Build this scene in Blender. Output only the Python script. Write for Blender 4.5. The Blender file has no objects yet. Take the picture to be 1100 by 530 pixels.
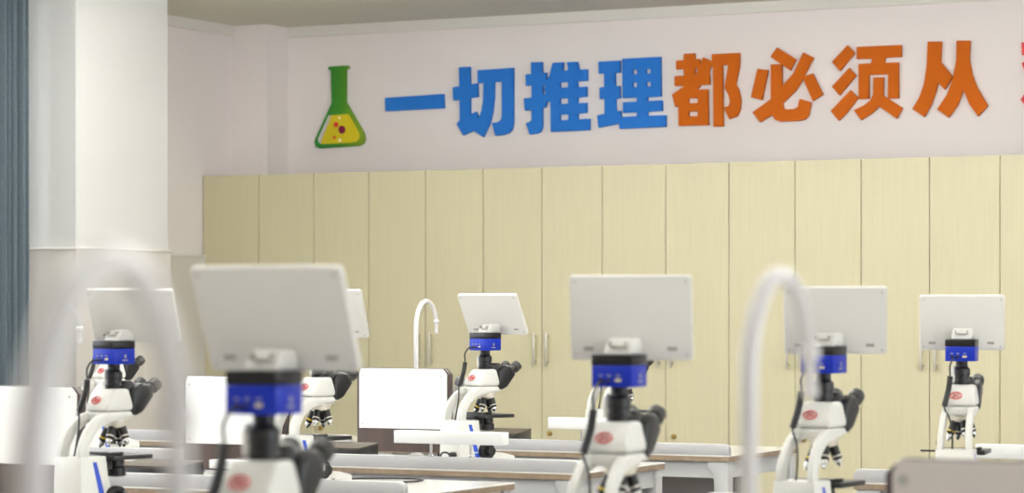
import bpy, bmesh, math, random
from mathutils import Vector, Matrix
random.seed(7)
PI = math.pi
R = math.radians
sc = bpy.context.scene
COL = sc.collection

# ------------------------------------------------------------------ camera frame
# room axes: +X along the cabinet wall to the right, +Y towards the cabinet wall, Z up
BENCH = 0.78
EYE = BENCH + 0.58
TH = R(27)
F = 2900.0
CT, ST = math.cos(TH), math.sin(TH)
HOR = 330.0

def wall_pt(px, py, b):
    """room x and z at which the sight line of a photo point meets the plane y = b"""
    xi = (px - 550.0) / F
    a = b * (xi * CT - ST) / (CT + xi * ST)
    zc = -a * ST + b * CT
    return a, EYE + (HOR - py) / F * zc

# ------------------------------------------------------------------ materials
def lin(c):
    return tuple(((v / 255.0) / 12.92 if v / 255.0 <= 0.04045 else ((v / 255.0 + 0.055) / 1.055) ** 2.4) for v in c) + (1.0,)

def mat(name, rgb, rough=0.5, metal=0.0, spec=0.5, noise=0.0, nscale=20.0, stretch=(1, 1, 1), bump=0.0, coat=0.0):
    m = bpy.data.materials.new(name)
    m.use_nodes = True
    nt = m.node_tree
    p = nt.nodes['Principled BSDF']
    p.inputs['Base Color'].default_value = lin(rgb)
    p.inputs['Roughness'].default_value = rough
    p.inputs['Metallic'].default_value = metal
    p.inputs['Specular IOR Level'].default_value = spec
    p.inputs['Coat Weight'].default_value = coat
    if noise or bump:
        tc = nt.nodes.new('ShaderNodeTexCoord')
        mp = nt.nodes.new('ShaderNodeMapping')
        mp.inputs['Scale'].default_value = stretch
        nz = nt.nodes.new('ShaderNodeTexNoise')
        nz.inputs['Scale'].default_value = nscale
        nz.inputs['Detail'].default_value = 4
        nt.links.new(tc.outputs['Object'], mp.inputs['Vector'])
        nt.links.new(mp.outputs['Vector'], nz.inputs['Vector'])
        if noise:
            cr = nt.nodes.new('ShaderNodeValToRGB')
            lo = [max(0, v * (1 - noise)) for v in rgb]
            hi = [min(255, v * (1 + noise)) for v in rgb]
            cr.color_ramp.elements[0].color = lin(lo)
            cr.color_ramp.elements[1].color = lin(hi)
            cr.color_ramp.elements[0].position = 0.3
            cr.color_ramp.elements[1].position = 0.7
            nt.links.new(nz.outputs['Fac'], cr.inputs['Fac'])
            nt.links.new(cr.outputs['Color'], p.inputs['Base Color'])
        if bump:
            b = nt.nodes.new('ShaderNodeBump')
            b.inputs['Strength'].default_value = bump
            b.inputs['Distance'].default_value = 0.004
            nt.links.new(nz.outputs['Fac'], b.inputs['Height'])
            nt.links.new(b.outputs['Normal'], p.inputs['Normal'])
    return m

M = {}
M['wall'] = mat('wall_paint', (238, 230, 227), 0.85, noise=0.012, nscale=1.2)
M['dado'] = mat('dado_paint', (208, 203, 196), 0.7, noise=0.01, nscale=2)
M['trim'] = mat('trim_paint', (226, 222, 214), 0.6)
M['column'] = mat('column_paint', (222, 221, 219), 0.75, noise=0.01, nscale=2)
M['ceiling'] = mat('ceiling_paint', (222, 219, 206), 0.9)
M['floor'] = mat('floor_vinyl', (150, 148, 144), 0.4, noise=0.05, nscale=9)
M['wood'] = mat('pale_wood_laminate', (205, 197, 164), 0.5, noise=0.012, nscale=9.0, stretch=(6, 6, 0.35))
M['wood_side'] = mat('pale_wood_carcass', (150, 138, 100), 0.6)
M['steel'] = mat('brushed_steel', (214, 208, 196), 0.35, metal=0.6)
M['brass'] = mat('lock_brass', (170, 140, 80), 0.35, metal=0.7)
M['curtain'] = mat('curtain_cloth', (86, 98, 106), 0.9, noise=0.06, nscale=120)
M['white'] = mat('white_enamel', (218, 217, 211), 0.32, coat=0.2)
M['mon'] = mat('monitor_white', (216, 214, 209), 0.38)
M['tag'] = mat('grey_sticker', (160, 158, 152), 0.5)
M['screen'] = mat('screen_glass', (14, 15, 17), 0.1)
M['black'] = mat('black_plastic', (20, 19, 19), 0.35)
M['dark'] = mat('dark_grey_plastic', (38, 37, 36), 0.4)
M['blue'] = mat('blue_anodised', (10, 42, 166), 0.35, spec=0.3)
M['bluestripe'] = mat('blue_stripe', (40, 78, 190), 0.4)
M['red'] = mat('logo_red', (220, 30, 40), 0.5)
M['chrome'] = mat('chrome', (220, 220, 220), 0.15, metal=1.0)
M['yellow'] = mat('yellow_ring', (220, 190, 40), 0.4)
M['bench'] = mat('bench_white', (236, 233, 226), 0.12, spec=0.6)
M['edge'] = mat('bench_brown_edge', (150, 130, 108), 0.5, noise=0.08, nscale=30)
M['lip'] = mat('upstand_grey', (190, 188, 189), 0.45)
M['frame'] = mat('bench_frame_grey', (192, 192, 192), 0.45)
M['under'] = mat('bench_under_grey', (176, 172, 170), 0.7)
M['board'] = mat('dark_board', (66, 52, 48), 0.5, noise=0.15, nscale=16, stretch=(1, 1, 0.2))
M['sheet'] = mat('white_sheet', (246, 246, 246), 0.35)
M['sheetgrey'] = mat('grey_sheet', (196, 188, 184), 0.5)
M['bar'] = mat('white_bar', (248, 248, 246), 0.35)
M['tray'] = mat('box_lid_brown', (70, 60, 48), 0.55)
M['faucet'] = mat('faucet_enamel', (222, 219, 218), 0.25, coat=0.4)
M['sblue'] = mat('letter_blue', (40, 118, 208), 0.7, spec=0.2)
M['sorange'] = mat('letter_orange', (200, 98, 10), 0.7, spec=0.2)
M['sred'] = mat('letter_red', (220, 40, 50), 0.5)
M['fyellow'] = mat('flask_yellow', (214, 196, 10), 0.5)
M['fred'] = mat('flask_red', (215, 50, 20), 0.5)
M['fmaroon'] = mat('flask_maroon', (130, 10, 50), 0.5)
M['fgrey'] = mat('flask_grey', (206, 198, 190), 0.5)
M['fport'] = mat('port_cream', (205, 196, 150), 0.5)
M['fwhite'] = mat('flask_white', (240, 232, 190), 0.5)

def green_mat():
    m = mat('flask_green', (60, 140, 30), 0.5)
    nt = m.node_tree
    tc = nt.nodes.new('ShaderNodeTexCoord')
    sx = nt.nodes.new('ShaderNodeSeparateXYZ')
    cr = nt.nodes.new('ShaderNodeValToRGB')
    e = cr.color_ramp.elements
    e[0].color = lin((30, 128, 40)); e[0].position = 0.15
    e[1].color = lin((128, 160, 30)); e[1].position = 0.95
    n = e.new(0.55); n.color = lin((62, 138, 20))
    nt.links.new(tc.outputs['Object'], sx.inputs[0])
    mr = nt.nodes.new('ShaderNodeMapRange')
    mr.inputs['From Min'].default_value = -.15; mr.inputs['From Max'].default_value = .17
    nt.links.new(sx.outputs['X'], mr.inputs['Value'])
    nt.links.new(mr.outputs['Result'], cr.inputs['Fac'])
    nt.links.new(cr.outputs['Color'], nt.nodes['Principled BSDF'].inputs['Base Color'])
    return m
M['fgreen'] = green_mat()

def emit_mat(name, rgb, s):
    m = bpy.data.materials.new(name); m.use_nodes = True
    nt = m.node_tree; nt.nodes.clear()
    o = nt.nodes.new('ShaderNodeOutputMaterial'); e = nt.nodes.new('ShaderNodeEmission')
    e.inputs['Color'].default_value = lin(rgb); e.inputs['Strength'].default_value = s
    nt.links.new(e.outputs[0], o.inputs[0])
    return m
M['daylight'] = emit_mat('window_daylight', (240, 246, 255), 4.0)
M['lamp'] = emit_mat('lamp_diffuser', (255, 250, 240), 6.0)

# ------------------------------------------------------------------ mesh builder
class MB:
    def __init__(s): s.bm = bmesh.new()
    def _bevel(s, geom_verts, w, seg=2):
        es = set()
        for v in geom_verts:
            for e in v.link_edges: es.add(e)
        es = [e for e in es if len(e.link_faces) == 2 and e.calc_face_angle(0) > R(25)]
        if es: bmesh.ops.bevel(s.bm, geom=es, offset=w, segments=seg, affect='EDGES', profile=0.5, clamp_overlap=True)
    def box(s, c, size, bev=0.0, rot=None, seg=2):
        mtx = Matrix.Translation(c) @ (rot.to_4x4() if rot else Matrix()) @ Matrix.Diagonal((size[0], size[1], size[2], 1))
        r = bmesh.ops.create_cube(s.bm, size=1, matrix=mtx)
        if bev: s._bevel(r['verts'], bev, seg)
        return s
    def span(s, x0, x1, y0, y1, z0, z1, bev=0.0, seg=2):
        return s.box(((x0 + x1) / 2, (y0 + y1) / 2, (z0 + z1) / 2), (abs(x1 - x0), abs(y1 - y0), abs(z1 - z0)), bev, None, seg)
    def cyl(s, p0, p1, r0, r1=None, seg=24, bev=0.0):
        p0, p1 = Vector(p0), Vector(p1); r1 = r0 if r1 is None else r1
        d = p1 - p0
        q = Vector((0, 0, 1)).rotation_difference(d)
        mtx = Matrix.Translation((p0 + p1) / 2) @ q.to_matrix().to_4x4()
        r = bmesh.ops.create_cone(s.bm, cap_ends=True, segments=seg, radius1=r0, radius2=r1, depth=d.length, matrix=mtx)
        if bev: s._bevel(r['verts'], bev, 2)
        return s
    def lathe(s, prof, axis0=(0, 0, 0), axis=(0, 0, 1), seg=28):
        q = Vector((0, 0, 1)).rotation_difference(Vector(axis)).to_matrix()
        o = Vector(axis0); rings = []
        for r, z in prof:
            rings.append([s.bm.verts.new(o + q @ Vector((r * math.cos(2 * PI * k / seg), r * math.sin(2 * PI * k / seg), z))) for k in range(seg)])
        for i in range(len(rings) - 1):
            for k in range(seg):
                s.bm.faces.new((rings[i][k], rings[i][(k + 1) % seg], rings[i + 1][(k + 1) % seg], rings[i + 1][k]))
        s.bm.faces.new(rings[0][::-1]); s.bm.faces.new(rings[-1])
        return s
    def prism_x(s, prof, x0, x1, bev=0.0, fn=None, seg=2):
        """(y, z) outline pushed from x0 to x1"""
        a = [s.bm.verts.new((x0, y, z)) for y, z in prof]
        b = [s.bm.verts.new((x1, y, z)) for y, z in prof]
        n = len(prof)
        s.bm.faces.new(a[::-1]); s.bm.faces.new(b)
        for i in range(n): s.bm.faces.new((a[i], a[(i + 1) % n], b[(i + 1) % n], b[i]))
        if fn:
            for v in a + b: v.co = fn(v.co)
        bmesh.ops.recalc_face_normals(s.bm, faces=s.bm.faces)
        if bev: s._bevel(a + b, bev, seg)
        return s
    def prism_y(s, prof, y0, y1, bev=0.0, seg=2):
        """(x, z) outline pushed from y0 to y1"""
        a = [s.bm.verts.new((x, y0, z)) for x, z in prof]
        b = [s.bm.verts.new((x, y1, z)) for x, z in prof]
        n = len(prof)
        s.bm.faces.new(a); s.bm.faces.new(b[::-1])
        for i in range(n): s.bm.faces.new((a[i], b[i], b[(i + 1) % n], a[(i + 1) % n]))
        bmesh.ops.recalc_face_normals(s.bm, faces=s.bm.faces)
        if bev: s._bevel(a + b, bev, seg)
        return s
    def loft(s, rects, bev=0.0, seg=3):
        """stack of (x0, x1, y0, y1, z) rectangles"""
        L = []
        for x0, x1, y0, y1, z in rects:
            L.append([s.bm.verts.new(p) for p in ((x0, y0, z), (x1, y0, z), (x1, y1, z), (x0, y1, z))])
        s.bm.faces.new(L[0][::-1]); s.bm.faces.new(L[-1])
        for i in range(len(L) - 1):
            for k in range(4): s.bm.faces.new((L[i][k], L[i][(k + 1) % 4], L[i + 1][(k + 1) % 4], L[i + 1][k]))
        bmesh.ops.recalc_face_normals(s.bm, faces=s.bm.faces)
        if bev: s._bevel([v for l in L for v in l], bev, seg)
        return s
    def tube(s, pts, r, seg=12, sub=8, ridge=0.0):
        pts = [Vector(p) for p in pts]
        if sub > 1 and len(pts) > 2:
            P = [pts[0] * 2 - pts[1]] + pts + [pts[-1] * 2 - pts[-2]]; out = []
            for i in range(1, len(P) - 2):
                for k in range(sub):
                    t = k / sub; a, b, c, d = P[i - 1], P[i], P[i + 1], P[i + 2]
                    out.append(0.5 * ((2 * b) + (c - a) * t + (2 * a - 5 * b + 4 * c - d) * t * t + (3 * b - a - 3 * c + d) * t ** 3))
            out.append(pts[-1]); pts = out
        rings = []; up = None
        for i, p in enumerate(pts):
            d = (pts[min(i + 1, len(pts) - 1)] - pts[max(i - 1, 0)]).normalized()
            if up is None:
                up = d.orthogonal().normalized()
            up = (up - d * up.dot(d)).normalized()
            w = d.cross(up)
            rr = (r(i / (len(pts) - 1)) if callable(r) else r) + (ridge if i % 2 else 0)
            rings.append([s.bm.verts.new(p + rr * (up * math.cos(2 * PI * k / seg) + w * math.sin(2 * PI * k / seg))) for k in range(seg)])
        for i in range(len(rings) - 1):
            for k in range(seg):
                s.bm.faces.new((rings[i][k], rings[i][(k + 1) % seg], rings[i + 1][(k + 1) % seg], rings[i + 1][k]))
        s.bm.faces.new(rings[0][::-1]); s.bm.faces.new(rings[-1])
        return s
    def build(s, name, m, parent=None, loc=None, ang=35):
        bmesh.ops.recalc_face_normals(s.bm, faces=s.bm.faces)
        me = bpy.data.meshes.new(name); s.bm.to_mesh(me); s.bm.free()
        for p in me.polygons: p.use_smooth = True
        me.set_sharp_from_angle(angle=R(ang))
        me.materials.append(m)
        o = bpy.data.objects.new(name, me); COL.objects.link(o)
        if parent: o.parent = parent
        if loc: o.location = loc
        return o

def tag(o, label=None, cat=None, group=None, kind=None):
    if label: o['label'] = label
    if cat: o['category'] = cat
    if group: o['group'] = group
    if kind: o['kind'] = kind
    return o

def thing(name, loc, label, cat, group=None, rz=0.0):
    o = bpy.data.objects.new(name, None); COL.objects.link(o)
    o.empty_display_size = 0.05
    o.location = loc; o.rotation_euler = (0, 0, rz)
    return tag(o, label, cat, group)

def struct(mb, name, m):
    return tag(mb.build(name, m), kind='structure')

def copy_tree(o, parent=None):
    c = o.copy(); COL.objects.link(c)
    if parent: c.parent = parent
    for ch in list(o.children): copy_tree(ch, c)
    return c

# ------------------------------------------------------------------ room shell
CB = 13.28; WB = 13.83; WL = -8.805; WR = 4.2; WF = -2.5; HC = 3.036; DADO = 1.655
struct(MB().span(WL - .3, WR + .3, WF - .3, WB + .3, -0.1, 0), 'floor', M['floor'])
struct(MB().span(WL - .3, WR + .3, WF - .3, WB + .3, HC, HC + .1), 'ceiling', M['ceiling'])
struct(MB().span(WL - .2, WR + .2, WB, WB + .2, 0, HC), 'wall_back', M['wall'])
R0, R1 = 0.0, 9.5
struct(MB().span(WR, WR + .2, WF, R0, 0, HC).span(WR, WR + .2, R1, WB, 0, HC)
       .span(WR, WR + .2, R0, R1, 0, .95).span(WR, WR + .2, R0, R1, 2.75, HC), 'wall_right', M['wall'])
wr = MB()
for k in range(6):
    y = R0 + (R1 - R0) * k / 5
    wr.span(WR + .06, WR + .12, y - .03, y + .03, .95, 2.75)
wr.span(WR + .06, WR + .12, R0, R1, .95, 1.01).span(WR + .06, WR + .12, R0, R1, 2.69, 2.75)
wr2 = struct(wr, 'window_2', M['trim'])
MB().span(WR + .14, WR + .15, R0, R1, .95, 2.75).build('window_pane', M['daylight'], wr2)
struct(MB().span(WL, WR, WF - .2, WF, 0, HC), 'wall_front', M['wall'])
# left wall with a window opening out of frame to the left of the curtain
W0, W1, WZ0, WZ1 = 3.2, 10.4, 0.95, 2.75
struct(MB().span(WL - .2, WL, WF, W0, 0, HC).span(WL - .2, WL, W1, WB, 0, HC)
       .span(WL - .2, WL, W0, W1, 0, WZ0).span(WL - .2, WL, W0, W1, WZ1, HC), 'wall_left', M['wall'])
win = MB()
for k in range(5):
    y = W0 + (W1 - W0) * k / 4
    win.span(WL - .12, WL - .06, y - .03, y + .03, WZ0, WZ1)
win.span(WL - .12, WL - .06, W0, W1, WZ0, WZ0 + .06).span(WL - .12, WL - .06, W0, W1, WZ1 - .06, WZ1)
wf = struct(win, 'window_1', M['trim'])
MB().span(WL - .15, WL - .14, W0, W1, WZ0, WZ1).build('window_pane', M['daylight'], wf)
# dado cladding on the left wall past the column, its cap line
struct(MB().span(WL, WL + .02, 12.25, CB - .002, 0, DADO), 'trim_1', M['dado'])
struct(MB().span(WL, WL + .03, 12.25, CB - .002, DADO, DADO + .012), 'trim_2', M['trim'])
# cornices
struct(MB().span(WL, WL + .025, WF, 13.59, HC - .06, HC), 'trim_3', M['trim'])
struct(MB().span(-8.55, WR, WB - .025, WB, HC - .06, HC), 'trim_4', M['trim'])
# corner pilaster
struct(MB().span(WL, -8.55, 13.59, WB, 0, HC), 'wall_pilaster', M['wall'])
# column against the left wall
struct(MB().span(WL, -8.30, 11.35, 12.18, 0, HC), 'wall_column', M['column'])
cc = MB().span(WL, -8.287, 11.337, 12.195, 0, DADO)
struct(cc, 'trim_5', M['dado'])
struct(MB().span(WL, -8.278, 11.328, 12.204, DADO, DADO + .012, 0.003), 'trim_6', M['trim'])
struct(MB().span(WL, WL + .02, WF, WB, 0, .1), 'baseboard_left', M['trim'])
struct(MB().span(WL, WR, WF, WF + .02, 0, .1), 'baseboard_front', M['trim'])

# ------------------------------------------------------------------ curtain
cur = thing('curtain', (-8.47, 10.1, 0.05), 'slate blue pleated curtain at the left edge of the frame beside the white column', 'curtain')
b = MB(); n = 420; top = []; bot = []
for i in range(n + 1):
    y = -0.95 + 2.03 * i / n
    ph = y / 0.052 * 2 * PI
    x = 0.028 * math.sin(ph) + 0.010 * math.sin(ph * 0.37 + 1)
    top.append(b.bm.verts.new((x, y, 2.93))); bot.append(b.bm.verts.new((x * 1.15, y + .006 * math.sin(ph * .5), 0.0)))
for i in range(n): b.bm.faces.new((bot[i], bot[i + 1], top[i + 1], top[i]))
ret = bmesh.ops.extrude_face_region(b.bm, geom=b.bm.faces[:])
for v in [g for g in ret['geom'] if isinstance(g, bmesh.types.BMVert)]: v.co.x -= 0.004
b.build('cloth', M['curtain'], cur, ang=60)
MB().span(-.04, .04, -.97, 1.1, 2.93, 3.01).build('curtain_track', M['trim'], cur)

# ------------------------------------------------------------------ tall cabinets along the back wall
CB = 13.28
CTOP = 2.128
CZ0 = 0.0
xs = [218, 278, 337, 396, 457, 519, 582, 647, 715, 783, 854, 925, 998.5, 1074, 1150, 1228]
door_a = [wall_pt(x, 300, CB)[0] for x in xs]
# each unit: two doors; the first at the left end is a single door
units = [(0, 1)] + [(i, i + 2) for i in range(1, 15, 2)]
where = ['single door unit at the left end by the corner pilaster',
         'second unit from the corner, mostly behind the nearest monitor',
         'third unit from the corner, behind the small gooseneck tap',
         'fourth unit from the corner, behind the most distant monitor',
         'fifth unit from the corner, behind the upright monitor',
         'sixth unit from the corner, behind the blurred right tap',
         'seventh unit from the corner, behind the rightmost monitor',
         'last unit, cut off by the right edge of the frame']
for u, (i, j) in enumerate(units):
    a0, a1 = door_a[i], door_a[j]
    t = thing('tall_cabinet', (a0, CB, 0), 'tall pale wood cabinet, ' + where[u], 'cabinet', 'tall cabinets along the back wall')
    w = a1 - a0
    MB().span(.0008, w - .0008, .02, .295, 0.08, CTOP).span(.02, w - .02, .05, .28, 0, 0.08).build('carcass', M['wood_side'], t)
    for k in range(i, j):
        d0, d1 = door_a[k] - a0, door_a[k + 1] - a0
        dm = MB().span(d0 + .002, d1 - .002, 0, .019, 0.085, CTOP - .001, 0.001, 1).build('door', M['wood'], t)
        if j - i == 1: hx = d1 - .045
        else: hx = d1 - .038 if k == i else d0 + .038
        h = MB()
        zt, zb = EYE - .139, EYE - .324
        h.span(hx - .007, hx + .007, -.032, -.022, zb, zt, .003)
        h.span(hx - .006, hx + .006, -.024, 0, zt - .028, zt - .016).span(hx - .006, hx + .006, -.024, 0, zb + .016, zb + .028)
        h.build('handle', M['steel'], dm)
        if k == i + 1 or j - i == 1:
            MB().cyl((d0 + .05, -.012, EYE - .694), (d0 + .05, 0, EYE - .694), .014, seg=20, bev=.002).build('lock', M['brass'], dm)

# ------------------------------------------------------------------ slogan letters and flask sign
def poly_obj(name, loops, m, b_back, thick, parent=None, conv=None):
    """filled outline (first loops outer, others holes by even-odd) standing on the back wall"""
    cu = bpy.data.curves.new(name, 'CURVE'); cu.dimensions = '2D'; cu.fill_mode = 'BOTH'
    cu.extrude = thick / 2
    for lp in loops:
        sp = cu.splines.new('POLY'); sp.points.add(len(lp) - 1); sp.use_cyclic_u = True
        for q, (px, py) in zip(sp.points, lp):
            q.co = (px, py, 0, 1)
    tmp = bpy.data.objects.new(name + '_c', cu); COL.objects.link(tmp)
    bpy.context.view_layer.update()
    me = bpy.data.meshes.new_from_object(tmp.evaluated_get(bpy.context.evaluated_depsgraph_get()))
    bpy.data.objects.remove(tmp); bpy.data.curves.remove(cu)
    me.name = name
    # curve plane (x, y) -> wall plane (x, z); extrude direction -> y
    me.transform(Matrix(((1, 0, 0, 0), (0, 0, -1, 0), (0, 1, 0, 0), (0, 0, 0, 1))))
    me.materials.clear(); me.materials.append(m)
    bm = bmesh.new(); bm.from_mesh(me); bmesh.ops.remove_doubles(bm, verts=bm.verts, dist=1e-5)
    bmesh.ops.recalc_face_normals(bm, faces=bm.faces); bm.to_mesh(me); bm.free()
    o = bpy.data.objects.new(name, me); COL.objects.link(o)
    if parent: o.parent = parent
    return o

def sign_loops(raw, ox, oy, s, b):
    return [[wall_pt(ox + x / s, oy + y / s, b) for x, y in lp] for lp in raw]

def letter(raw, ox, oy, s, m, label, group='slogan characters on the back wall'):
    th = 0.022
    L = sign_loops(raw, ox, oy, s, WB - th)
    cx = sum(p[0] for p in L[0]) / len(L[0]); cz = min(p[1] for p in L[0])
    L = [[(x - cx, z - cz) for x, z in lp] for lp in L]
    o = poly_obj('wall_letter', L, m, WB, th)
    o.location = (cx, WB - th / 2 - .0005, cz)
    return tag(o, label, 'letter', group)

letter([[(312, 207), (484, 195), (486, 237), (313, 246)]], 300, 30, 2.75, M['sblue'],
       'blue single horizontal stroke character nearest the flask sign')
letter([[(68, 66), (129, 62), (131, 163), (173, 156), (175, 234), (131, 240), (131, 335), (166, 318), (177, 362),
         (195, 318), (205, 262), (209, 154), (175, 155), (174, 82), (377, 68), (376, 385), (368, 420), (350, 440), (320, 450), (276, 455),
         (256, 383), (290, 378), (306, 366), (312, 345), (312, 146), (268, 149), (266, 245), (258, 320), (244, 380), (206, 463), (150, 425), (92, 452), (54, 388), (73, 366), (72, 250), (36, 254), (33, 180), (70, 173)]],
       480, 60, 5.3, M['sblue'], 'blue knife-like character standing second after the flask sign')
letter([[(60, 41), (129, 39), (131, 110), (156, 106), (158, 165), (178, 122), (198, 44), (264, 40), (260, 94), (296, 90), (288, 40), (352, 37), (364, 88), (415, 85), (414, 157),
         (352, 162), (354, 198), (411, 195), (411, 258), (354, 264), (354, 300), (411, 297), (411, 360), (354, 366), (356, 402), (430, 398), (430, 470), (186, 481), (184, 290), (160, 290), (150, 326), (131, 330), (131, 450), (122, 478), (104, 490), (52, 498),
         (28, 426), (52, 418), (64, 406), (64, 342), (22, 346), (15, 270), (64, 263), (64, 186), (28, 190), (26, 118), (62, 114)],
        [(132, 188), (150, 184), (144, 216), (154, 240), (132, 246)],
        [(243, 168), (295, 165), (295, 199), (243, 203)], [(243, 270), (296, 267), (296, 302), (243, 306)], [(243, 372), (297, 369), (297, 405), (243, 408)]],
       560, 60, 5.89, M['sblue'], 'blue many-barred character with three small square holes in one column')
letter([[(46, 67), (180, 59), (181, 135), (148, 138), (150, 222), (178, 220), (180, 298), (153, 302), (156, 378), (185, 376), (185, 416), (288, 412), (288, 386), (200, 391), (200, 324), (288, 319), (288, 293), (198, 297), (196, 48),
         (437, 35), (440, 286), (353, 291), (353, 316), (447, 311), (447, 377), (355, 383), (355, 409), (470, 405), (470, 478), (178, 491), (176, 458), (45, 484), (38, 406), (84, 396), (84, 302), (54, 303), (52, 230), (82, 226), (81, 140), (47, 142)],
        [(260, 117), (290, 116), (290, 145), (260, 147)], [(345, 112), (375, 111), (375, 141), (345, 142)],
        [(260, 198), (290, 197), (290, 227), (260, 228)], [(346, 194), (377, 193), (377, 222), (346, 223)]],
       635, 55, 5.89, M['sblue'], 'blue character with four small window holes beside the first orange one')
letter([[(113, 46), (182, 43), (184, 80), (213, 78), (213, 124), (236, 68), (292, 94), (292, 48), (466, 40), (464, 130), (440, 238), (462, 280), (474, 340), (468, 400), (450, 440), (402, 460),
         (366, 386), (396, 378), (406, 350), (398, 310), (372, 262), (396, 118), (357, 118), (362, 505), (302, 507), (298, 120), (278, 132), (270, 172), (276, 176), (276, 240), (218, 243), (196, 272), (266, 270), (268, 497), (82, 502), (79, 372), (60, 382), (40, 304), (120, 248), (56, 250), (56, 188), (115, 184), (113, 142), (66, 145), (66, 89), (113, 86)],
        [(182, 140), (206, 138), (190, 176), (180, 178)],
        [(143, 328), (202, 326), (202, 357), (143, 360)], [(143, 412), (203, 408), (203, 440), (143, 443)]],
       715, 50, 5.89, M['sorange'], 'first and leftmost orange character, with two stacked slots low inside')
lm = letter([[(164, 143), (232, 140), (234, 280), (306, 200), (368, 68), (434, 100), (370, 218), (428, 200), (492, 332), (430, 374), (368, 234), (318, 310), (236, 390), (244, 420), (262, 428), (310, 426), (334, 412), (346, 360), (418, 382), (402, 462), (380, 490), (340, 500), (220, 504), (190, 492), (170, 462), (96, 508), (48, 446), (164, 362)],
        ], 800, 45, 5.89, M['sorange'], 'second orange character, formed of a hooked curve crossed by slanting dashes')
# the detached strokes of that character belong to it
def add_part(o, raw, ox, oy, s, m):
    th = 0.022
    L = sign_loops(raw, ox, oy, s, WB - th)
    L = [[(x - o.location.x, z - o.location.z) for x, z in lp] for lp in L]
    return poly_obj('stroke', L, m, WB, th, o)
add_part(lm, [[(202, 36), (322, 110), (286, 180), (162, 94)]], 800, 45, 5.89, M['sorange'])
add_part(lm, [[(80, 170), (146, 178), (106, 368), (38, 350)]], 800, 45, 5.89, M['sorange'])
lx = letter([[(196, 58), (462, 46), (462, 118), (366, 123), (360, 154), (446, 151), (446, 365), (384, 368), (384, 222), (268, 226), (268, 368), (208, 371), (207, 160), (282, 156), (288, 128), (196, 131)]],
            885, 40, 5.58, M['sorange'], 'third orange character, with three slanting dashes down its left side')
add_part(lx, [[(140, 48), (184, 94), (94, 202), (48, 148)]], 885, 40, 5.58, M['sorange'])
add_part(lx, [[(150, 184), (192, 228), (92, 348), (48, 296)]], 885, 40, 5.58, M['sorange'])
add_part(lx, [[(158, 318), (204, 362), (130, 458), (88, 500), (40, 442)]], 885, 40, 5.58, M['sorange'])
add_part(lx, [[(296, 242), (356, 240), (354, 350), (470, 424), (434, 488), (328, 414), (290, 452), (222, 496), (178, 438), (240, 408), (276, 380), (294, 344)]], 885, 40, 5.58, M['sorange'])
lc = letter([[(120, 54), (202, 53), (196, 176), (268, 264), (220, 342), (180, 298), (168, 350), (140, 430), (98, 506), (28, 458), (70, 386), (96, 310), (112, 210)]],
            975, 35, 5.58, M['sorange'], 'fourth orange character, shaped like two walking figures, nearest the red one')
add_part(lc, [[(292, 48), (373, 48), (368, 160), (384, 250), (414, 330), (478, 438), (420, 502), (370, 430), (332, 340), (300, 430), (244, 510), (176, 460), (236, 370), (268, 280), (290, 170)]], 975, 35, 5.58, M['sorange'])
lr = letter([[(1097.2, 45.5), (1136, 43), (1132, 66), (1122, 90), (1142, 112), (1128, 128), (1112, 106), (1104, 118), (1096.3, 107), (1106, 92), (1097.5, 68), (1106, 62), (1110, 74), (1114, 60), (1097.6, 59)]],
            0, 0, 1, M['sred'], 'red character at the right edge of the frame, only its tips showing')

fl_th = 0.02
def fl(raw): return sign_loops([[(x, y) for x, y in lp] for lp in raw], 330, 60, 4.82, WB - fl_th)
outer = fl([[(108, 60), (116, 56), (206, 50), (214, 54), (214, 64), (200, 70), (199, 240), (292, 400), (298, 430), (290, 452), (270, 466), (62, 479), (44, 470), (37, 446), (44, 424), (126, 245), (122, 74), (110, 72)]])[0]
fx = sum(p[0] for p in outer) / len(outer); fz = min(p[1] for p in outer)
fs = thing('flask_sign', (fx, WB - fl_th / 2 - .0005, fz), 'green conical flask sign with yellow liquid and bubbles left of the slogan', 'wall sign')
def flp(name, raw, m, lift):
    L = [[(x - fx, z - fz) for x, z in lp] for lp in fl(raw)]
    o = poly_obj(name, L, m, WB, fl_th if lift == 0 else 0.004, fs)
    if lift: o.location.y = -fl_th / 2 - lift
    return o
def ell(cx, cy, rx, ry): return [[(cx + rx * math.cos(2 * PI * k / 20), cy + ry * math.sin(2 * PI * k / 20)) for k in range(20)]]
flp('flask_outline', [[(108, 60), (116, 56), (206, 50), (214, 54), (214, 64), (200, 70), (199, 240), (292, 400), (298, 430), (290, 452), (270, 466), (62, 479), (44, 470), (37, 446), (44, 424), (126, 245), (122, 74), (110, 72)]], M['fgreen'], 0)
flp('liquid', [[(128, 308), (216, 302), (270, 398), (274, 420), (262, 442), (236, 450), (76, 458), (74, 440)]], M['fyellow'], .0022)
flp('glass_shine', [[(112, 309), (129, 308), (76, 440), (74, 456), (60, 446), (58, 430)]], M['fgrey'], .0022)
for nm, a_, mm in (('bubble', (152, 357, 12, 14), 'fred'), ('bubble', (182, 383, 18, 21), 'fmaroon'), ('bubble', (143, 423, 7, 8), 'fred'), ('bubble', (170, 322, 6, 6), 'fwhite'), ('bubble', (172, 438, 8, 8), 'fwhite')):
    flp(nm, ell(*a_), M[mm], .0045)

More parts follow.
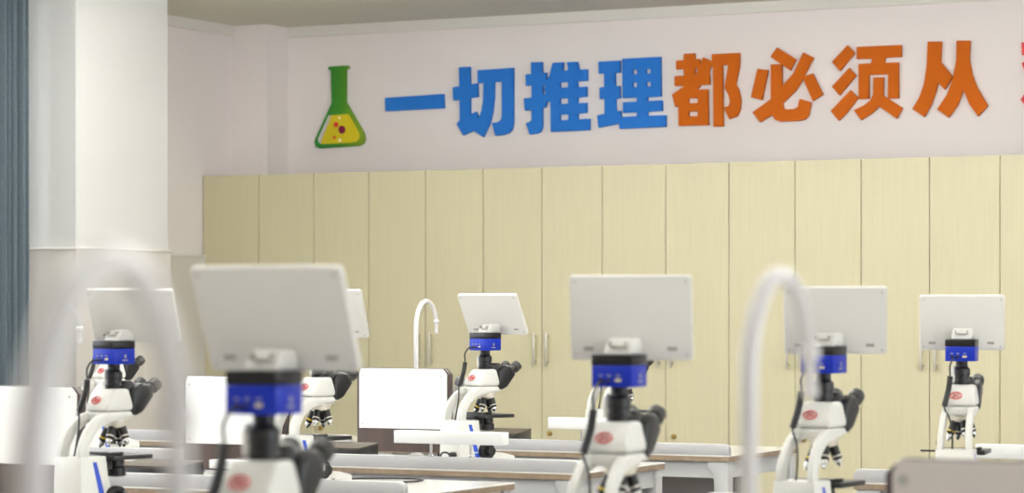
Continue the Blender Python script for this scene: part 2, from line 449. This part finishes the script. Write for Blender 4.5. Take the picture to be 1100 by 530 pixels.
# ------------------------------------------------------------------ lab benches
DEPTH = 0.75
def row_b(k): return 7.2 + 1.275 * (k - 3)
def bench(a0, a1, k, label):
    b0 = row_b(k) - (.22 if k == 0 else 0); w = a1 - a0
    t = thing('lab_bench', (a0, b0, 0), label, 'bench', 'laboratory benches in rows')
    MB().span(0, w, 0, DEPTH, BENCH - .006, BENCH, .0015, 1).build('worktop', M['bench'], t)
    MB().span(.001, w - .001, .001, DEPTH - .001, BENCH - .024, BENCH - .006).build('edge_band', M['edge'], t)
    r = .022; prof = [(0.0, BENCH), (0.0, BENCH + .044 - r)]
    for q in range(1, 7): prof.append((r - r * math.cos(PI / 2 * q / 6), BENCH + .044 - r + r * math.sin(PI / 2 * q / 6)))
    prof += [(w - x, z) for x, z in prof[::-1]]
    MB().prism_y(prof, .0, .028, .003).build('upstand', M['lip'], t)
    ap = MB().span(.06, w - .06, .02, .045, BENCH - .09, BENCH - .024).span(.06, w - .06, DEPTH - .045, DEPTH - .02, BENCH - .09, BENCH - .024)
    ap.span(.02, .045, .06, DEPTH - .06, BENCH - .09, BENCH - .024).span(w - .045, w - .02, .06, DEPTH - .06, BENCH - .09, BENCH - .024)
    ap.build('apron', M['frame'], t)
    for x in (.008, w - .066):
        for y in (.006, DEPTH - .064):
            sgn = 1 if x < w / 2 else -1; xo = x if sgn > 0 else x + .058
            MB().prism_y([(xo, 0), (xo, BENCH - .024), (xo + sgn * .085, BENCH - .024), (xo + sgn * .085, BENCH - .05), (xo + sgn * .062, BENCH - .075), (xo + sgn * .058, BENCH - .11), (xo + sgn * .055, 0)], y, y + .058, .004).build('leg', M['frame'], t)
    MB().span(.07, w - .07, .30, .32, .25, BENCH - .09).build('modesty_panel', M['under'], t)
    return t
rowname = {-2: 'nearest', -1: 'second nearest', 0: 'third nearest', 1: 'fourth nearest', 2: 'fifth nearest', 3: 'third from back', 4: 'second from back', 5: 'rearmost'}
lab2 = {5: 'rearmost white lab bench, brown edged, just before the cabinets',
        4: 'white lab bench carrying the small central microscope',
        3: 'white lab bench with a thin black cable on its glossy top',
        2: 'white lab bench at the bottom left under the microscope with the angled monitor'}
lab3 = {5: 'rearmost left lab bench, its grey upstand ending behind the far white panel',
        4: 'left lab bench ending right behind the left angled microscope'}
lab1 = {4: 'right lab bench with rounded upstand end and a white bar at the right frame edge',
        3: 'right lab bench under the rightmost microscope',
        2: 'right lab bench under the microscope beside the blurred tap',
        1: 'lab bench under the microscope with the upright monitor at frame centre right',
        0: 'lab bench under the nearest microscope with the large blurred monitor',
        -1: 'near lab bench below the frame carrying the right blurred tap',
        -2: 'nearest lab bench below the frame carrying the left very blurred tap'}
ends2 = {5: -4.02, 4: -4.06, 3: -4.04, 2: -3.98}
for k in (2, 3, 4, 5): bench(-5.62, ends2[k], k, lab2[k])
for k in (4, 5): bench(-8.0, -5.73, k, lab3[k])
for k in (-2, -1, 0, 1, 2, 3, 4): bench(-3.05, 0.4, k, lab1[k])

# ------------------------------------------------------------------ microscope
def make_scope():
    t = thing('microscope', (0, 0, 0), 'x', 'microscope', 'camera microscopes on the benches')
    base = MB().prism_x([(-.17, 0), (.092, 0), (.095, .006), (.092, .03), (.04, .042), (-.03, .05), (-.058, .072), (-.070, .11), (-.075, .165), (-.166, .165), (-.17, .13)],
                        -.060, .060, .006, fn=lambda v: Vector((v.x * (1 - .10 * max(0, v.z - .03) / .13), v.y, v.z))).build('base', M['white'], t)
    for sx in (-1, 1):
        MB().prism_x([(-.126, .150), (-.111, .150), (-.083, .050), (-.103, .050)], sx * .0535, sx * .0602,
                     fn=lambda v: Vector((v.x * (1 - .10 * max(0, v.z - .03) / .13), v.y, v.z))).build('blue_stripe', M['bluestripe'], base)
        MB().prism_x([(-.101, .045), (-.081, .045), (-.066, .004), (-.090, .004)], sx * .0535, sx * .0604).build('blue_stripe', M['bluestripe'], base)
    rb = MB()
    for i in range(6): rb.span(-.034 + i * .0052, -.0305 + i * .0052, -.1695, -.1672, .104, .1075)
    for i in range(2): rb.span(.004 + i * .006, .0085 + i * .006, -.1695, -.1672, .103, .109)
    rb.build('small_print', M['tag'], base)
    # twin C-shaped arms
    prof = [(-.166, .152), (-.166, .18), (-.160, .206), (-.142, .238), (-.115, .264), (-.088, .280), (-.062, .287), (.03, .287), (.05, .282), (.047, .272),
            (.02, .270), (-.02, .264), (-.072, .252), (-.110, .226), (-.129, .192), (-.134, .152)]
    for sx in (-1, 1):
        MB().prism_x(prof, sx * .0335, sx * .0505, .004, fn=lambda v: Vector((v.x - sx * .005 * (v.z - .152) / .135, v.y, v.z))).build('arm', M['white'], t)
    MB().span(-.032, .032, -.072, .04, .262, .2865, .004).build('arm_bridge', M['white'], t)
    # head
    head = MB().loft([(-.047, .047, -.068, .034, .288), (-.047, .047, -.066, .033, .306), (-.041, .041, -.032, .022, .350)], .011, 4).build('head', M['white'], t)
    # maker's emblem on the sloping back of the head: oval ring with two round strokes
    lg = MB()
    nrm = Vector((0, -.80, .58)).normalized(); up = Vector((0, .58, .80)).normalized(); ux = Vector((1, 0, 0))
    o0 = Vector((-.009, -.0577, .3185)) + nrm * .0012
    def ring(cx, cy, rx, ry, wd, tilt=0, a0=0, a1=2 * PI, n=32, closed=True):
        pts = []
        for q in range(n + (0 if closed else 1)):
            an = a0 + (a1 - a0) * q / n
            row = []
            for f in (1, 0):
                x = (rx - wd * (1 - f)) * math.cos(an); y = (ry - wd * (1 - f)) * math.sin(an)
                xx = cx + x + tilt * y
                for hgt in (0.0006, -0.002):
                    row.append(lg.bm.verts.new(o0 + ux * xx + up * (cy + y) + nrm * hgt))
            pts.append(row)
        L = len(pts)
        for q in range(L if closed else L - 1):
            A, B = pts[q], pts[(q + 1) % L]
            lg.bm.faces.new((A[0], B[0], B[2], A[2])); lg.bm.faces.new((A[0], A[1], B[1], B[0])); lg.bm.faces.new((A[2], B[2], B[3], A[3]))
    ring(0, 0, .0178, .0125, .0018)
    ring(.0052, .0, .0042, .0050, .0006, .3)
    ring(-.0048, .0022,   .0042, .0034, .0006, .2, PI * .9, -PI * .35, 14, False)
    def strip(x0, y0, x1, y1, w):
        d = Vector((x1 - x0, y1 - y0)); nn = Vector((-d.y, d.x)).normalized() * w / 2
        q = [lg.bm.verts.new(o0 + ux * x + up * y + nrm * .0006) for x, y in ((x0 + nn.x, y0 + nn.y), (x1 + nn.x, y1 + nn.y), (x1 - nn.x, y1 - nn.y), (x0 - nn.x, y0 - nn.y))]
        q2 = [lg.bm.verts.new(v.co - nrm * .0026) for v in q]
        lg.bm.faces.new(q)
        for i in range(4): lg.bm.faces.new((q[i], q2[i], q2[(i + 1) % 4], q[(i + 1) % 4]))
    strip(-.0018, .001, -.0094, -.0048, .0006); strip(-.0096, -.0048, -.0014, -.0048, .0006)
    tag(lg.build('emblem', M['red'], head), 'red oval emblem')
    # binocular head and eyepieces
    bb = MB()
    bb.prism_x([(.022, .276), (.040, .271), (.070, .284), (.112, .330), (.086, .362), (.062, .366), (.030, .346)], -.049, .049, .010, seg=3)
    bb.lathe([(.030, .330), (.034, .336), (.032, .362), (.024, .372)], (0, .040, 0), (0, 0, 1), 24)
    bino = bb.build('binocular_head', M['black'], t)
    for sx in (-1, 1):
        MB().lathe([(.020, -.02), (.0205, .012), (.017, .016), (.016, .018)], (sx * .029, .078, .328), (0, .82, .57), 24).build('tube_housing', M['black'], bino)
        MB().lathe([(.014, 0), (.014, .012), (.0165, .013), (.0165, .030), (.0195, .032), (.0200, .052), (.018, .057), (.011, .057), (.010, .050)], (sx * .029, .087, .334), (0, .84, .54), 24).build('eyepiece', M['dark'], t)
    # photo tube, white block in place of its side highlight, camera box
    pt = MB().lathe([(.0235, .344), (.0245, .350), (.0245, .362), (.0225, .364), (.0225, .376), (.0245, .378), (.0245, .396), (.020, .400), (.0175, .404), (.0175, .421)]).build('photo_tube', M['black'], t)
    tag(MB().loft([(-.030, -.018, -.016, .010, .356), (-.030, -.018, -.016, .010, .392), (-.026, -.018, -.012, .006, .405)], .003).build('tube_highlight', M['white'], pt), 'white block standing in for the highlight on the black tube')
    M['cover'] = mat('gloss_black_cover', (22, 21, 21), 0.3, spec=0.4)
    cam = MB().span(-.0435, .0435, -.040, .040, .419, .463, .002).build('camera_box', M['blue'], t)
    MB().span(-.0440, .0440, -.0405, .0405, .463, .484, .002).build('camera_cover', M['cover'], cam)
    for x, w_, mm in ((-.024, .010, 'dark'), (-.006, .008, 'dark'), (.014, .013, 'fport')):
        MB().span(x - w_ / 2, x + w_ / 2, -.0412, -.036, .430, .436, .001).build('port', M[mm], cam)
    mk = MB()
    for x in (-.024, -.006, .014): mk.span(x - .004, x + .004, -.0408, -.038, .441, .4435)
    mk.build('port_marks', M['tag'], cam)
    mk = MB()
    mk.span(.0425, .0442, .001, .007, .436, .446).span(.0425, .0442, -.007, .013, .4285, .432)
    mk.build('side_mark', M['tag'], cam)
    # monitor, pivot on its lower edge in front of the camera box
    W, H, T = .250, .173, .015
    def rrect(w, h, r, n=5):
        pts = []
        for cx, cy, a0 in ((w / 2 - r, h - r, 0), (-w / 2 + r, h - r, 90), (-w / 2 + r, r, 180), (w / 2 - r, r, 270)):
            for q in range(n + 1):
                an = R(a0 + 90 * q / n); pts.append((cx + r * math.cos(an), cy + r * math.sin(an)))
        return pts
    mon = MB().prism_y(rrect(W, H, .008), -T / 2, T / 2, .003, 2).build('monitor', M['mon'], t)
    mon.location = (0, .068, .452)
    MB().prism_y([(x, z + .008) for x, z in rrect(W - .016, H - .016, .004)], T / 2 - .001, T / 2 + .0012).build('screen', M['screen'], mon)
    for sx in (-1, 1):
        for z in (.012, H - .012): MB().cyl((sx * (W / 2 - .012), -T / 2 + .001, z), (sx * (W / 2 - .012), -T / 2 - .001, z), .0022, seg=12).build('screw', M['tag'], mon)
    for x in (-.088, .084): MB().span(x - .010, x + .010, -T / 2 - .0006, -T / 2 + .001, .020, .028).build('sticker', M['tag'], mon)
    st = MB().loft([(-.031, .031, -.012, .046, .4838), (-.030, .030, -.004, .050, .502), (-.027, .027, .010, .052, .516)], .005, 3)
    stand = st.build('monitor_bracket', M['mon'], t)
    MB().span(-.016, .016, -.012, .0, .4995, .5012).span(-.018, -.016, -.012, 0, .4995, .510).span(.016, .018, -.012, 0, .4995, .510).build('bracket_slot', M['tag'], stand)
    # nosepiece and objectives
    MB().lathe([(.033, .014), (.036, .006), (.036, .0), (.030, -.012), (.012, -.018)], (0, .006, .256), (0, -.14, 1), 32).build('nosepiece', M['steel'], t)
    for k, (az, ln) in enumerate(((25, .050), (115, .058), (205, .062), (295, .054))):
        d = Vector((.42 * math.cos(R(az)), .42 * math.sin(R(az)) - .1, -1)).normalized()
        p = Vector((.018 * math.cos(R(az)),   .006 + .018 * math.sin(R(az)), .246))
        ob = MB().lathe([(.009, 0), (.0122, .003), (.0122, ln * .72), (.010, ln * .76), (.009, ln * .80)], p, d, 18).build('objective', M['black'], t)
        MB().lathe([(.0093, ln * .80), (.0095, ln * .93), (.004, ln + .004), (.0035, ln + .007)], p, d, 18).build('objective_tip', M['chrome'], ob)
        MB().lathe([(.0125, ln * .58), (.0125, ln * .65)], p, d, 18).build('colour_ring', M['yellow'] if k == 2 else M['steel'], ob)
    # stage, condenser
    stg = MB().span(-.070, .076, -.066, .078, .145, .158, .002).span(-.118, -.07, -.03, -.012, .151, .156).span(-.03, .03, -.088, -.03, .118, .150, .003).build('stage', M['black'], t)
    MB().span(-.058, .062, -.052, -.036, .158, .165, .001).span(-.058, -.048, -.04, .02, .158, .162, .001).span(.050, .062, -.05, -.02, .158, .167, .001).build('slide_holder', M['dark'], stg)
    MB().lathe([(.020, .094), (.028, .098), (.028, .120), (.024, .124), (.024, .1495)], (0, .008, 0)).build('condenser', M['black'], t)
    MB().lathe([(.034, .036), (.034, .052), (.028, .058), (.024, .060)], (0, .008, 0)).build('lamp_housing', M['black'], t)
    for sx in (-1, 1):
        kn = MB()
        kn.lathe([(.012, .0), (.030, .002), (.030, .024), (.028, .027), (.018, .027), (.017, .044), (.015, .046)], (sx * .056, -.052, .052), (sx, 0, 0), 36)
        kn.build('focus_knob', M['black'], t)
    MB().span(.058, .0625, -.001, .013, .009, .021, .001).build('power_switch', M['black'], t)
    # camera cable with thick grommet, power plug
    cb = MB().tube([(-.010, -.041, .430), (-.016, -.066, .428), (-.024, -.078, .405), (-.023, -.078, .375), (-.028, -.082, .335), (-.038, -.094, .288), (-.020, -.110, .252), (-.010, -.126, .21), (-.008, -.140, .157)], .0026).build('camera_cable', M['black'], t)
    MB().tube([(-.023, -.0775, .376), (-.028, -.082, .335), (-.038, -.094, .288)], .0078, 14, 12, .0012).build('cable_sleeve', M['black'], cb)
    pl = MB().lathe([(.009, 0), (.011, .004), (.011, .022), (.006, .028)], (.030, -.168, .040), (0, -1, 0), 18)
    pl.tube([(.030, -.192, .040), (.022, -.204, .050), (.0, -.208, .046), (-.02, -.200, .020), (-.03, -.19, .004)], .0035)
    pl.build('power_plug', M['black'], t)
    return t

proto = make_scope()
# position (x, y), heading right of the wall direction, monitor turn (right +) relative to the head, monitor tilt
scopes = [
    # x, y, heading, monitor turn, monitor tilt, monitor lower edge height, stage lift
    (-4.61, 8.83, 22, -19, 32, .480, .027, 'small sharp microscope at frame centre, its blue camera seen corner-on, right of a white panel'),
    (-2.17, 3.44, -2, -4, 25, .484, 0, 'nearest and largest blurred microscope with monitor, blue camera low at left of centre'),
    (-2.27, 4.93, -2, -13, 8, .472, 0, 'slightly blurred microscope right of centre with almost upright monitor and two-tone blue camera'),
    (-2.30, 6.18, 4.6, -24, 20, .466, 0, 'microscope directly right of the blurred white tap, second monitor from the right'),
    (-2.44, 7.72, -9.5, -8, 20, .452, 0, 'rightmost microscope, seen straight from behind with both arms open'),
    (-4.44, 6.25, 13, -32, 33, .484, .008, 'leftmost microscope with lilac lit camera, seen through the blurred left tap'),
    (-4.565, 7.57, 15, -24, 26, .480, 0, 'microscope half hidden behind the nearest blurred monitor, objectives showing below it'),
    (-4.61, 10.05, 18, -14, 22, .480, 0, 'farthest microscope, almost hidden behind the upright monitor microscope right of centre'),
    (-6.47, 9.10, 12, -14, 22, .480, 0, 'far left microscope peeking out behind the leftmost one with lilac camera'),
]
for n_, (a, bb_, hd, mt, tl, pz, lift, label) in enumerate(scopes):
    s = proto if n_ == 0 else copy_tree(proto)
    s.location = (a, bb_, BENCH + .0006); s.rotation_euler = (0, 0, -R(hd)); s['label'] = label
    for ch in s.children:
        kd = ch.name.split('.')[0]
        if kd == 'monitor':
            ch.rotation_euler = (R(tl), 0, -R(mt)); ch.location.z = pz
            ch.location.x = {5: .028, 4: -.009}.get(n_, 0)
        elif kd in ('stage', 'condenser'):
            ch.location.z = lift

# ------------------------------------------------------------------ splash panels beside the sinks
def panel(a0, w, bpos, label, near=False, h=.318):
    t = thing('splash_panel', (a0, bpos, BENCH + .0006), label, 'panel', 'splash panels on the benches')
    z0, z1 = .022, .344; c = .022
    MB().prism_y([(0, z0), (w, z0), (w, z1 - c), (w - c, z1), (c, z1), (0, z1 - c)], .0, .032, .002).build('board', M['board'], t)
    sh = MB().prism_y([(.014, .112), (w - .008, .112), (w - .008, z1 - c), (w - c - .004, z1 - .002), (c, z1 - .002), (.014, z1 - c)], -.008, .0, .001).build('sheet', M['sheetgrey' if near else 'sheet'], t)
    for x in (.03, w - .03):
        for z in (.128, z1 - .03): MB().cyl((x, -.010, z), (x, -.007, z), .003 if not near else .008, seg=12).build('screw', M['tag'], sh)
    for x in (.02, w - .05): MB().span(x, x + .03, .0, .032, 0, z0 + .002).build('foot', M['black'], t)
    return t
panel(-5.285, .405, 9.05, 'white splash panel on dark board at left of the small central microscope')
panel(-5.215, .405, 7.75, 'white splash panel on dark board behind the nearest blurred microscope, left of centre')
panel(-5.145, .405, 6.50, 'white splash panel at the left edge of the frame under the curtain')
panel(-1.318, .45, 3.80, 'grey panel with clipped corner at the bottom right corner of the frame', True).scale.z = 1.035

# ------------------------------------------------------------------ gooseneck taps
def tap(a, bb_, label, rz, first=None, drop=.125, span=.165):
    if first is None:
        t = thing('gooseneck_tap', (a, bb_, BENCH), label, 'tap', 'gooseneck taps')
        top = .602; r = span / 2; pts = [(0, 0, .02), (0, 0, .2), (0, 0, .38), (0, 0, top - r * 1.25)]
        for q in range(1, 12):
            an = PI - PI * q / 12 * .94
            pts.append((0, r + r * math.cos(an), top - r * 1.25 + r * 1.25 * math.sin(an)))
        e = pts[-1]; pts.append((0, e[1] + .004, e[2] - .016))
        MB().tube(pts, lambda u: .0092 if u < .6 else .0092 - .0022 * (u - .6) / .4, 20, 4).build('neck', M['faucet'], t)
        n = MB().lathe([(.008, 0), (.0115, .003), (.0115, .012), (.007, .016), (.0065, .040), (.0085, .042), (.0085, .052), (.005, .056)], (0, e[1] + .004, e[2] - .012), (0, .06, -1), 18)
        n.build('nozzle', M['faucet'], t)
        bsm = MB().lathe([(.030, 0), (.030, .006), (.018, .012), (.016, .06), (.012, .065)]).build('collar', M['faucet'], t)
        MB().cyl((0, 0, .045), (-.05, 0, .055), .006).cyl((-.05, 0, .045), (-.05, 0, .065), .010, bev=.002).build('lever', M['faucet'], bsm)
    else:
        t = copy_tree(first); t['label'] = label
    t.location = (a, bb_, BENCH + .0006); t.rotation_euler = (0, 0, rz)
    return t
tp = tap(-5.09, 9.17, 'small sharp white gooseneck tap above the panel beside the central microscope', 0)
tap(-4.93, 6.60, 'white gooseneck tap behind the leftmost microscope, against the dado', 0, tp).scale.z = .98
tap(-1.017, 2.52, 'blurred white gooseneck tap in front of the second monitor from the right', R(-1), tp).scale.z = 1.016
tap(-.756, 1.0, 'very blurred nearest gooseneck tap at the left of the frame', R(10), tp).scale.z = 1.0

# ------------------------------------------------------------------ grey-headed sprayer behind the central panel
sp = thing('eyewash_sprayer', (-4.918, 9.16, BENCH + .0006), 'grey-headed white sprayer peeking between the panel and the central microscope', 'sprayer')
MB().tube([(0, 0, .004), (0, 0, .12), (.002, 0, .22), (.022, .0, .280)], lambda u: .013 if u < .75 else .013 + .006 * (u - .75) / .25, 18, 6).lathe([(.028, 0), (.028, .006), (.015, .014)]).build('stalk', M['white'], sp)
MB().lathe([(.012, 0), (.019, .004), (.0205, .022), (.0185, .034), (.010, .040)], (.018, 0, .274), (.45, 0, .9), 24).build('spray_head', mat('grey_rubber', (128, 126, 130), .6), sp)

# ------------------------------------------------------------------ white bars on posts
def bar(a0, w, bpos, label, z0=.090, z1=.135, dep=.05):
    t = thing('raised_bar', (a0, bpos, BENCH + .0006), label, 'rail', 'white bars on posts along the bench edges')
    MB().span(0, w, -.012, dep - .012, z0, z1, .002).build('bar', M['bar'], t)
    for x in (.14, w - .14):
        MB().lathe([(.011, .0442), (.011, .048), (.005, .051), (.005, z0 + .001)], (x, .013, 0), seg=16).build('post', M['chrome'], t)
    return t
bar(-4.79, .44, row_b(4), 'white raised bar on two chrome posts in front of the small central microscope')
bar(-4.80, .44, row_b(5), 'white raised bar on posts on the rearmost bench, left of the upright monitor microscope')
bar(-4.74, .40, row_b(3), 'low white bar partly hidden by the nearest microscope', .068, .095)
bar(-2.63, .44, row_b(4), 'white raised bar at the right edge of the frame beside the rightmost microscope')

# ------------------------------------------------------------------ dark boxes, cable
def dbox(a0, a1, bpos, label):
    t = thing('slide_box', (a0, bpos, BENCH + .0006), label, 'box', 'dark boxes on the benches')
    w = a1 - a0
    MB().prism_x([(0, 0), (.15, 0), (.15, .066), (0, .052)], 0, w, .002).build('box_body', M['black'], t)
    MB().prism_x([(.0, .052), (.15, .066), (.15, .072), (0, .058)], -.002, w + .002, .002).build('lid', M['tray'], t)
    return t
dbox(-5.24, -5.03, 8.62, 'dark wedge box in front of the panel left of the central microscope')
dbox(-5.21, -4.96, 7.34, 'dark wedge box right of the leftmost microscope, before the left panel')
dbox(-5.29, -5.04, 9.92, 'dark brown box on the rearmost bench behind the central microscope')
b0 = row_b(3)
pts = [(-4.66, .62), (-4.63, .66), (-4.65, .69), (-4.62, .67), (-4.60, .62), (-4.57, .66), (-4.50, .70), (-4.42, .72), (-4.36, .70), (-4.335, .62), (-4.35, .55)]
tag(MB().tube([(x, b0 + y, BENCH + .0035) for x, y in pts], .003, 10, 8).build('loose_cable', M['black']), 'thin black cable coiled on the glossy bench top at frame bottom', 'cable')

# ------------------------------------------------------------------ ceiling light, as unseen hanging lamps added to lift the upper wall
def lamp(a, bb_, label, power):
    t = thing('fill_pendant', (a, bb_, HC), label, 'lamp', 'unseen added lamps')
    MB().span(-.62, .62, -.12, .12, -.155, -.12, .006).build('housing', M['trim'], t)
    for x in (-.5, .5): MB().cyl((x, 0, -.121), (x, 0, 0), .006).build('rod', M['steel'], t)
    for nm, z, e, rx in (('lamp_light', -.158, power * .3, 0), ('uplight', -.115, power * 3.2, PI)):  # uplight added to bounce off the ceiling onto the wall
        L = bpy.data.lights.new(nm, 'AREA'); L.shape = 'RECTANGLE'; L.size = 1.18; L.size_y = .22; L.energy = e
        L.color = (.965, .985, 1.0)
        o = bpy.data.objects.new(nm, L); COL.objects.link(o); o.parent = t; o.location = (0, 0, z); o.rotation_euler = (rx, 0, 0)
    for x in (-.35, .35):
        L = bpy.data.lights.new('wash_light', 'POINT'); L.shadow_soft_size = .06; L.energy = power * 1.15; L.color = (.965, .985, 1.0)  # bare points without a tube, added to wash the upper wall
        o = bpy.data.objects.new('wash_light', L); COL.objects.link(o); o.parent = t; o.location = (x, 0, -.25)
for a, wgt in ((-7.0, 1.0), (-4.6, 1.2), (-2.2, .58), (0.4, .28), (2.6, .2)):
    for bb_, pw in ((2.0, 9), (4.4, 9), (6.6, 11), (8.8, 14), (10.75, 16)):
        lamp(a, bb_, 'unseen long lamp added above the benches to brighten the upper wall', pw * wgt * (.6 if a < -6.5 and bb_ > 10 else .75 if a < -6.5 and bb_ > 8 else 1.0))
# daylight entering through the windows on both sides
def window_light(x, y0, y1, z0, z1, en, sgn):
    L = bpy.data.lights.new('window_light', 'AREA'); L.shape = 'RECTANGLE'; L.size = y1 - y0; L.size_y = z1 - z0; L.energy = en; L.color = (.95, .98, 1.0)
    o = bpy.data.objects.new('window_light', L); COL.objects.link(o)
    o.location = (x, (y0 + y1) / 2, (z0 + z1) / 2); o.rotation_euler = (PI / 2, 0, -sgn * PI / 2)
window_light(WR - .02, R0, R1, .95, 2.75, 50, -1)

w = bpy.data.worlds.new('world'); sc.world = w; w.use_nodes = True
w.node_tree.nodes['Background'].inputs[0].default_value = (.8, .85, .9, 1); w.node_tree.nodes['Background'].inputs[1].default_value = .3

# ------------------------------------------------------------------ camera
cd = bpy.data.cameras.new('camera'); cam = bpy.data.objects.new('camera', cd); COL.objects.link(cam)
cam.location = (0, 0, EYE); cam.rotation_euler = (PI / 2, 0, TH)
cd.sensor_width = 36; cd.lens = F / 1100 * 36; cd.shift_y = (HOR - 265) / 1100
cd.clip_start = .05; cd.clip_end = 60
cd.dof.use_dof = True; cd.dof.focus_distance = 10.2; cd.dof.aperture_fstop = 5.2
sc.camera = cam
sc.view_settings.view_transform = 'Standard'; sc.view_settings.look = 'None'
sc.view_settings.gamma = 1; sc.view_settings.use_curve_mapping = False
sc.view_settings.exposure = 0.0
